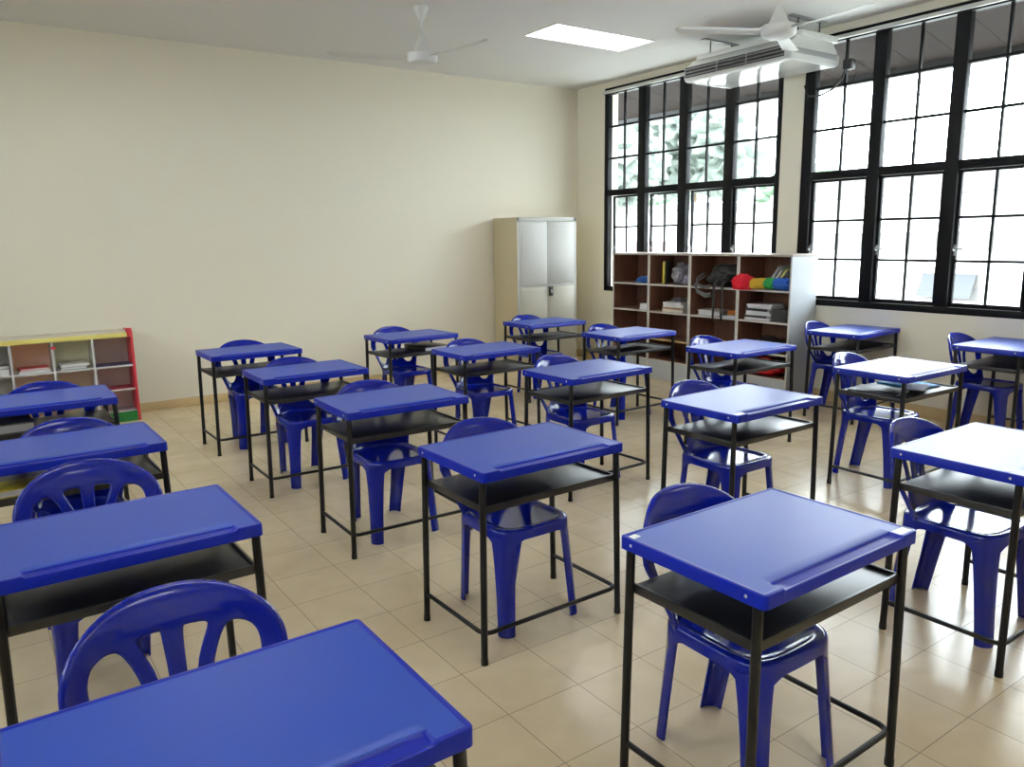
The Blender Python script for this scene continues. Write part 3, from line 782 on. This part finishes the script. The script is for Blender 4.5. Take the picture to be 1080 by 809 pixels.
tag(new_mesh('paper_stack', bm, M['paper'], loc=(6.18, 5.045, on_shelf(0, 2))), 'low stack of white papers in front of the orange box', 'papers')
# fourth unit
def duster():
    t = thing('feather_duster', 'rainbow feather duster with red tip lying across the shelf edge', 'duster', (6.165, 4.61, on_shelf(0, 3) + .052), 0)
    bands = [('f_red', .10, .275, .088), ('f_yellow', .03, .125, .050), ('f_green', -.065, .05, .052), ('f_blue', -.225, -.045, .056)]
    for name, a, b_, rad in bands:
        bm = bmesh.new(); n, m = 40, 22; rings = []
        for i in range(m + 1):
            s = i / m; y = a + (b_ - a) * s
            env = math.sqrt(max(.02, 1 - (2 * s - 1) ** 4)) if name in ('f_red',) else (.86 + .14 * math.sin(PI * s)) * min(1, s / .12 + .25, (1 - s) / .12 + .25)
            rings.append([bm.verts.new(((rad * env * (.82 + .3 * random.random())) * math.cos(2 * PI * k / n), y + random.uniform(-.004, .004), min(1, 1) * max(-.0515, rad * env * (.82 + .3 * random.random()) * math.sin(2 * PI * k / n)))) for k in range(n)])
        for r0, r1 in zip(rings, rings[1:]):
            for k in range(n): bm.faces.new((r0[k], r0[(k + 1) % n], r1[(k + 1) % n], r1[k]))
        bm.faces.new(rings[0][::-1]); bm.faces.new(rings[-1])
        for v in bm.verts:
            q = min(1, max(0, (v.co.y - .03) / .12)); v.co.x -= .165 * q * q * (3 - 2 * q)
            v.co += Vector((random.uniform(-1, 1), 0, random.uniform(0, 1))) * .008
        f = new_mesh('feather_band', bm, M[name], t, smooth=False); f['label'] = name[2:] + ' feathers'
    bm = bmesh.new(); tube(bm, [(.0, -.18, 0), (.12, -.215, .0)], .008, 8); new_mesh('handle', bm, M['grey_lam'], t)
duster()
for k, (yy, rx, mm, lab) in enumerate([(4.60, -.62, 'paper', 'white book leaning steeply behind the feather duster'), (4.555, -.66, 'paper_cream', 'cream book leaning behind the feather duster'), (4.515, -.70, 'yellow', 'yellow-covered book leaning behind the feather duster')]):
    book('leaning_book', lab, 'book', 6.36, yy + .13, BOARDS[3] + .008 + (.002 * k), .20, .022, .25, 0, M[mm], 'books leaning behind the duster', roll=rx * -1.0)
bm = bmesh.new(); blob(bm, (0, 0, .09), (.085, .08, .11), .4, 2.6, 21, 4, flat=-.0895)
tag(new_mesh('plastic_bag', bm, M['clear_bag'], loc=(6.355, 4.44, on_shelf(0, 3))), 'crumpled grey plastic bag in the top corner behind the feather duster', 'bag')
z = on_shelf(0, 2)
names = ['lowest', 'second lowest', 'third lowest', 'middle', 'third highest', 'second highest', 'topmost']
for k in range(7):
    th = .021
    book('magazine', names[k] + ' white magazine of the pile under the feather duster', 'magazine', 6.245 + random.uniform(-.012, .012), 4.735 - .004 * k + random.uniform(-.014, .014), z, .21, .27, th, random.uniform(-.09, .09),
         M['magazine_dark'] if k in (1, 4) else M['paper'], 'white magazines piled in the end bookcase'); z += th + .0006
z = on_shelf(0, 2)
for k in range(5):
    book('dark_magazine', names[[0, 1, 3, 5, 6][k]] + ' dark magazine of the pile beside the white magazines', 'magazine', 6.27 + random.uniform(-.012, .012), 4.495 + random.uniform(-.02, .008), z, .22, .155, .021, random.uniform(-.05, .05),
         M['magazine_dark'], 'dark magazines piled in the end bookcase', pages=M['grey_lam']); z += .0216
t = thing('red_bag', 'red nylon bag on the bottom shelf of the end bookcase', 'bag', (6.245, 4.66, on_shelf(0, 0)))
bm = bmesh.new(); blob(bm, (0, 0, .07), (.12, .20, .085), .2, 2.2, 31, 4, flat=-.0695); new_mesh('body', bm, M['red_cloth'], t)
bm = bmesh.new(); tube(bm, [(-.02, .10, .135), (-.05, .06, .165), (-.05, -.04, .168), (-.02, -.09, .135)], .008, 8); new_mesh('handle', bm, M['red_cloth'], t)
t = thing('black_bag', 'black cloth bag on the shelf above the red bag', 'bag', (6.26, 4.63, on_shelf(0, 1)))
bm = bmesh.new(); blob(bm, (0, 0, .06), (.12, .22, .07), .25, 2.4, 41, 4, flat=-.0595); new_mesh('body', bm, M['black_cloth'], t)
bm = bmesh.new(); tube(bm, [(-.02, .10, .11), (-.04, .06, .14), (-.04, -.04, .142), (-.02, -.09, .11)], .008, 8); new_mesh('handle', bm, M['black_cloth'], t)

# ------------------------------------------------------------------ low colourful shelf on the back wall
LX1, LPIT, NB, LY0, LY1 = 1.135, .300, 7, 7.470, 7.805
t = thing('display_shelf', 'low open shelf with yellow top edge and red end panel', 'shelf unit', (LX1, LY0, 0))
D_ = LY1 - LY0; LX0 = -LPIT * NB
bm = bmesh.new(); box(bm, LX0, .0, -.004, D_, .748, .790, bevel=.003)
for f in bm.faces:
    f.normal_update(); f.material_index = 1 if f.normal.z > .5 else 0
new_mesh('top_panel', bm, [M['yellow'], M['paper_cream']], t)
bm = bmesh.new(); box(bm, -.002, .020, -.006, D_, 0, .80, bevel=.003)
for f in bm.faces:
    f.normal_update(); f.material_index = 1 if f.normal.x > .5 else 0
new_mesh('end_panel', bm, [M['red'], M['grey_lam']], t)
bm = bmesh.new(); lathe(bm, [(0, -.012), (.022, -.012), (.026, 0), (.026, .05), (.020, .062), (0, .064)], 18); o = new_mesh('corner_knob', bm, M['red'], t, loc=(-.006, .012, .762)); o['label'] = 'rounded red corner knob'
for k in range(1, NB + 1):
    bm = bmesh.new(); box(bm, -k * LPIT - .009, -k * LPIT + .009, 0, D_ - .012, .09, .748); new_mesh('divider', bm, M['grey_lam'], t, smooth=False)
pan = ['mauve', 'sage', 'peach', 'grey_lam', 'sage', 'mauve', 'peach']
for k in range(NB):
    bm = bmesh.new(); box(bm, -(k + 1) * LPIT + .009, -k * LPIT - (.009 if k else .002), D_ - .11, D_ - .004, .09, .748); o = new_mesh('back_panel', bm, M[pan[k]], t, smooth=False); o['label'] = ['mauve', 'sage green', 'peach', 'grey', 'sage green', 'mauve', 'peach'][k] + ' back panel'
    for z, mm in ((.505, 'navy' if k == 0 else 'grey_lam'), (.295, 'red' if k < 2 else 'grey_lam')):
        bm = bmesh.new(); box(bm, -(k + 1) * LPIT + .009, -k * LPIT - (.009 if k else .002), .004, D_ - .11, z - .018, z)
        for f in bm.faces:
            f.normal_update(); f.material_index = 1 if f.normal.y < -.5 else 0
        new_mesh('shelf_board', bm, [M[mm], M['grey_lam']], t, smooth=False)
bm = bmesh.new(); box(bm, LX0 - .009, -.002, 0, D_ - .004, 0, .09)
for f in bm.faces:
    f.normal_update(); f.material_index = 1 if f.normal.z > .5 else 0
new_mesh('base_panel', bm, [M['green'], M['grey_lam']], t, smooth=False)
bm = bmesh.new(); box(bm, -2 * LPIT - .012, -2 * LPIT + .025, -.008, .0, .690, .712, bevel=.003); o = new_mesh('divider_clip', bm, M['red'], t); o['label'] = 'small red clip on a divider'
zz = .5056
x2 = LX1 - 1.52 * LPIT
book('exercise_book', 'lower white book of the pair on the sage-backed bay', 'book', x2, 7.578, zz, .20, .19, .022, .0, M['magazine_dark'], 'books on the low colourful shelf')
book('exercise_book', 'upper white book of the pair on the sage-backed bay', 'book', x2 + .006, 7.578, zz + .0226, .21, .19, .02, .05, M['paper'], 'books on the low colourful shelf')
x3 = LX1 - 2.45 * LPIT
book('exercise_book', 'white book under a red folder in the peach-backed bay', 'book', x3, 7.58, zz, .23, .19, .022, -.03, M['paper'], 'books on the low colourful shelf')
book('folder', 'red folder lying on a white book in the peach-backed bay', 'folder', x3 - .008, 7.58, zz + .0226, .21, .17, .016, .08, M['red'], 'books on the low colourful shelf')
x4 = LX1 - 3.5 * LPIT
book('exercise_book', 'white book in the grey-backed bay, under a dark one', 'book', x4 + .03, 7.578, zz, .21, .19, .05, 0, M['paper'], 'books on the low colourful shelf')
book('exercise_book', 'dark book on a white one in the grey-backed bay', 'book', x4 + .03, 7.578, zz + .0506, .20, .17, .03, .1, M['magazine_dark'], 'books on the low colourful shelf')

# ------------------------------------------------------------------ ceiling fans
def blade_bm(R0=.13, R1=.735):
    bm = bmesh.new(); n = 14; rings = []
    for i in range(n + 1):
        f = i / n; x = R0 + (R1 - R0) * f
        w = (.048 + .016 * f) * (1 if f < .93 else math.sqrt(max(.05, 1 - ((f - .93) / .072) ** 2)))
        tw = math.radians(12 - 4 * f); up = .012 * f
        sec = []
        for u, v in ((-1, .0), (-.5, .008), (0, .011), (.5, .008), (1, 0), (.5, .004), (0, .007), (-.5, .004)):
            yy, zz_ = u * w, v
            sec.append(bm.verts.new((x, yy * math.cos(tw) - zz_ * math.sin(tw), yy * math.sin(tw) + zz_ * math.cos(tw) + up)))
        rings.append(sec)
    for a, b_ in zip(rings, rings[1:]):
        for k in range(8): bm.faces.new((a[k], a[(k + 1) % 8], b_[(k + 1) % 8], b_[k]))
    bm.faces.new(rings[0][::-1]); bm.faces.new(rings[-1])
    return bm
def make_fan(label, x, y, zb, ang0, shift=(0, 0)):
    t = thing('ceiling_fan', label, 'fan', (x, y, zb), math.radians(ang0), 'white ceiling fans')
    H = ZC - zb
    bm = bmesh.new(); lathe(bm, [(0, H), (.056, H), (.058, H - .012), (.050, H - .03), (.024, H - .095), (.014, H - .105), (0, H - .105)], 28); new_mesh('canopy', bm, M['fan_white'], t)
    bm = bmesh.new(); lathe(bm, [(0, .1), (.0105, .1), (.0105, H - .10), (0, H - .10)], 14); new_mesh('downrod', bm, M['fan_white'], t)
    bm = bmesh.new(); lathe(bm, [(0, .175), (.016, .175), (.024, .165), (.062, .072), (.078, .05), (.078, .046), (0, .046)], 32); new_mesh('motor_cowl', bm, M['fan_white'], t)
    bm = bmesh.new(); lathe(bm, [(0, .042), (.112, .042), (.122, .034), (.122, -.006), (.108, -.030), (.07, -.044), (0, -.046)], 40); new_mesh('motor', bm, M['fan_white'], t)
    for k in range(3):
        a = math.radians(120 * k)
        bl = new_mesh('blade', blade_bm(), M['fan_white'], t, rot=(0, 0, a), loc=(0, 0, 0))
        bm = bmesh.new(); box(bm, .09, .21, -.024, .024, .012, .018, bevel=.002)
        new_mesh('blade_iron', bm, M['fan_white'], bl)
    return t
make_fan('white ceiling fan over the desks near the cream back wall', 3.17, 5.72, 2.945, -79)
make_fan('white ceiling fan hanging beside the air conditioner', 4.90, 3.69, 2.945, 149)

# ------------------------------------------------------------------ recessed ceiling light, plus unseen ones added for fill
for i, (x, y) in enumerate(LIGHTS):
    t = thing('ceiling_light', 'bright recessed ceiling light between the two ceiling fans' if i == 0 else 'recessed ceiling light out of view', 'ceiling light', (x, y, ZC), 0, 'recessed ceiling lights')
    bm = bmesh.new(); w, d = LW / 2, LD / 2
    box(bm, -w, w, -d, d, .105, .115); box(bm, -w, -w + .012, -d, d, -.006, .105); box(bm, w - .012, w, -d, d, -.006, .105)
    box(bm, -w + .012, w - .012, -d, -d + .012, -.006, .105); box(bm, -w + .012, w - .012, d - .012, d, -.006, .105)
    new_mesh('housing', bm, M['reflector'], t)
    for k in range(3):
        yc = (k - 1) * .154
        bm = bmesh.new(); tube(bm, [(-w + .014, yc, .052), (w - .014, yc, .052)], .014, 12); new_mesh('lamp_tube', bm, M['lamp'], t)
        # parabolic trough behind each tube, glowing in place of reflected lamp light
        bm = bmesh.new(); R_ = []
        for q in range(9):
            u = -1 + q / 4; R_.append((yc + u * .074, .010 + .082 * (1 - u * u)))
        v0 = [bm.verts.new((-w + .013, a, b_)) for a, b_ in R_]; v1 = [bm.verts.new((w - .013, a, b_)) for a, b_ in R_]
        for q in range(8): bm.faces.new((v0[q], v0[q + 1], v1[q + 1], v1[q]))
        new_mesh('reflector', bm, M['diffuser'], t)
    bm = bmesh.new()
    for k in range(1, 12):
        xx = -w + .012 + (LW - .024) * k / 12
        box(bm, xx - .001, xx + .001, -d + .012, d - .012, .0, .008)
    new_mesh('louvre', bm, M['reflector'], t)

# ------------------------------------------------------------------ air conditioner
AX0, AX1, AY0, AY1, AZ = 5.745, 6.43, 4.20, 5.36, 2.955
t = thing('air_conditioner', 'white air conditioner hung from the ceiling before the window pillar', 'air conditioner', (AX0, (AY0 + AY1) / 2, AZ))
L = (AY1 - AY0) / 2; Dp = AX1 - AX0
def prism_y(bm, prof, y0, y1, mi=0):
    a = [bm.verts.new((x, y0, z)) for x, z in prof]; b_ = [bm.verts.new((x, y1, z)) for x, z in prof]; n = len(prof)
    for k in range(n):
        f = bm.faces.new((a[k], a[(k + 1) % n], b_[(k + 1) % n], b_[k])); f.material_index = mi
    bm.faces.new(a[::-1]); bm.faces.new(b_)
body = [(0, .03), (.006, .012), (.025, .002), (.06, 0), (Dp - .05, 0), (Dp, .02), (Dp, .13), (Dp - .10, .23), (.30, .235), (.12, .20), (.0, .125)]
bm = bmesh.new(); prism_y(bm, body, -L + .03, L - .03); new_mesh('casing', bm, M['ac_white'], t, angle=32)
for s in (-1, 1):
    bm = bmesh.new()
    ya, yb = sorted((s * (L - .03), s * L))
    prism_y(bm, [(-.004, .03), (.004, .008), (.03, -.003), (Dp - .05, -.003), (Dp + .002, .02), (Dp + .002, .10), (.24, .115), (.0, .125)], ya, yb)
    bmesh.ops.bevel(bm, geom=[e for e in bm.edges if abs(e.verts[0].co.y - e.verts[1].co.y) < 1e-5 and abs(e.verts[0].co.y) > L - .001], offset=.012, segments=3, affect='EDGES')
    new_mesh('end_cap', bm, M['ac_white'], t)
    bm = bmesh.new(); box(bm, .03, Dp - .03, *sorted((s * L - s * .002, s * L + s * .003)), .055, .098, bevel=.001); new_mesh('end_strip', bm, M['ac_grey'], t)
bm = bmesh.new(); box(bm, -.004, .012, -L + .06, L - .02, .032, .122); new_mesh('outlet', bm, M['dark_slot'], t)
for k in range(3):
    z = .048 + k * .029
    bm = bmesh.new(); Mx = Matrix.Translation((-.006, 0, z)) @ Matrix.Rotation(math.radians(-35), 4, 'Y'); box(bm, -.014, .014, -L + .06, L - .02, -.002, .002, M=Mx); new_mesh('louvre', bm, M['ac_grey'], t)
bm = bmesh.new()
for yy in (-.14, .18): box(bm, -.012, .0, yy - .006, yy + .006, .034, .12)
new_mesh('outlet_divider', bm, M['ac_grey'], t)
bm = bmesh.new(); box(bm, .16, Dp - .02, -L + .01, L - .01, .2, .25, bevel=.004); new_mesh('top_cover', bm, M['ac_white'], t)
for yy in (-L + .10, L - .12):
    for xx in (.22, .52):
        bm = bmesh.new(); tube(bm, [(xx, yy, .24), (xx, yy, ZC - AZ)], .006, 8); new_mesh('hanger_rod', bm, M['dark_slot'], t)
    bm = bmesh.new(); box(bm, .12, .60, yy - .025, yy + .025, ZC - AZ - .012, ZC - AZ, bevel=.002); new_mesh('ceiling_channel', bm, M['ac_grey'], t)
j = thing('cable_box', 'small black cable box at the end of the air conditioner', 'cable box', (XW - .02, 4.13, 2.93))
bm = bmesh.new(); box(bm, -.055, .02, -.04, .04, .0, .085, bevel=.008); new_mesh('housing', bm, M['dark_slot'], j)
bm = bmesh.new(); tube(bm, [(-.02, .02, .01), (-.025, .06, -.06), (-.022, .14, -.14), (-.012, .26, -.17), (-.002, .40, -.16), (.0, .44, -.06)], .009, 10); new_mesh('cable', bm, M['dark_slot'], j)

# ------------------------------------------------------------------ world and camera
w = bpy.data.worlds.new('overcast_sky'); SC.world = w; w.use_nodes = True
nt = w.node_tree; bg = nt.nodes['Background']
bg.inputs['Color'].default_value = (.88, .95, 1.0, 1); bg.inputs['Strength'].default_value = 24.0

cam = bpy.data.cameras.new('camera'); co = bpy.data.objects.new('camera', cam); COL.objects.link(co); SC.camera = co
cam.sensor_width = 36; cam.lens = 820.095 / 1080 * 36; cam.clip_start = .05
yaw, pitch, roll = .608250058, .185806989, -.0153781751
f = Vector((math.sin(yaw) * math.cos(pitch), math.cos(yaw) * math.cos(pitch), -math.sin(pitch)))
r = Vector((math.cos(yaw), -math.sin(yaw), 0)); u = r.cross(f)
r2 = r * math.cos(roll) + u * math.sin(roll); u2 = -r * math.sin(roll) + u * math.cos(roll)
co.matrix_world = Matrix.Translation((0, 0, 1.55234)) @ Matrix((r2, u2, -f)).transposed().to_4x4()

vs = SC.view_settings
vs.view_transform = 'Standard'; vs.look = 'None'; vs.exposure = -0.28; vs.gamma = 1; vs.use_curve_mapping = False
SC.display_settings.display_device = 'sRGB'
SC.cycles.max_bounces = 10; SC.cycles.diffuse_bounces = 6; SC.cycles.glossy_bounces = 4; SC.cycles.transparent_max_bounces = 12
SC.cycles.caustics_reflective = False; SC.cycles.caustics_refractive = False
SC.cycles.sample_clamp_indirect = 6
SC.cycles.use_denoising = True
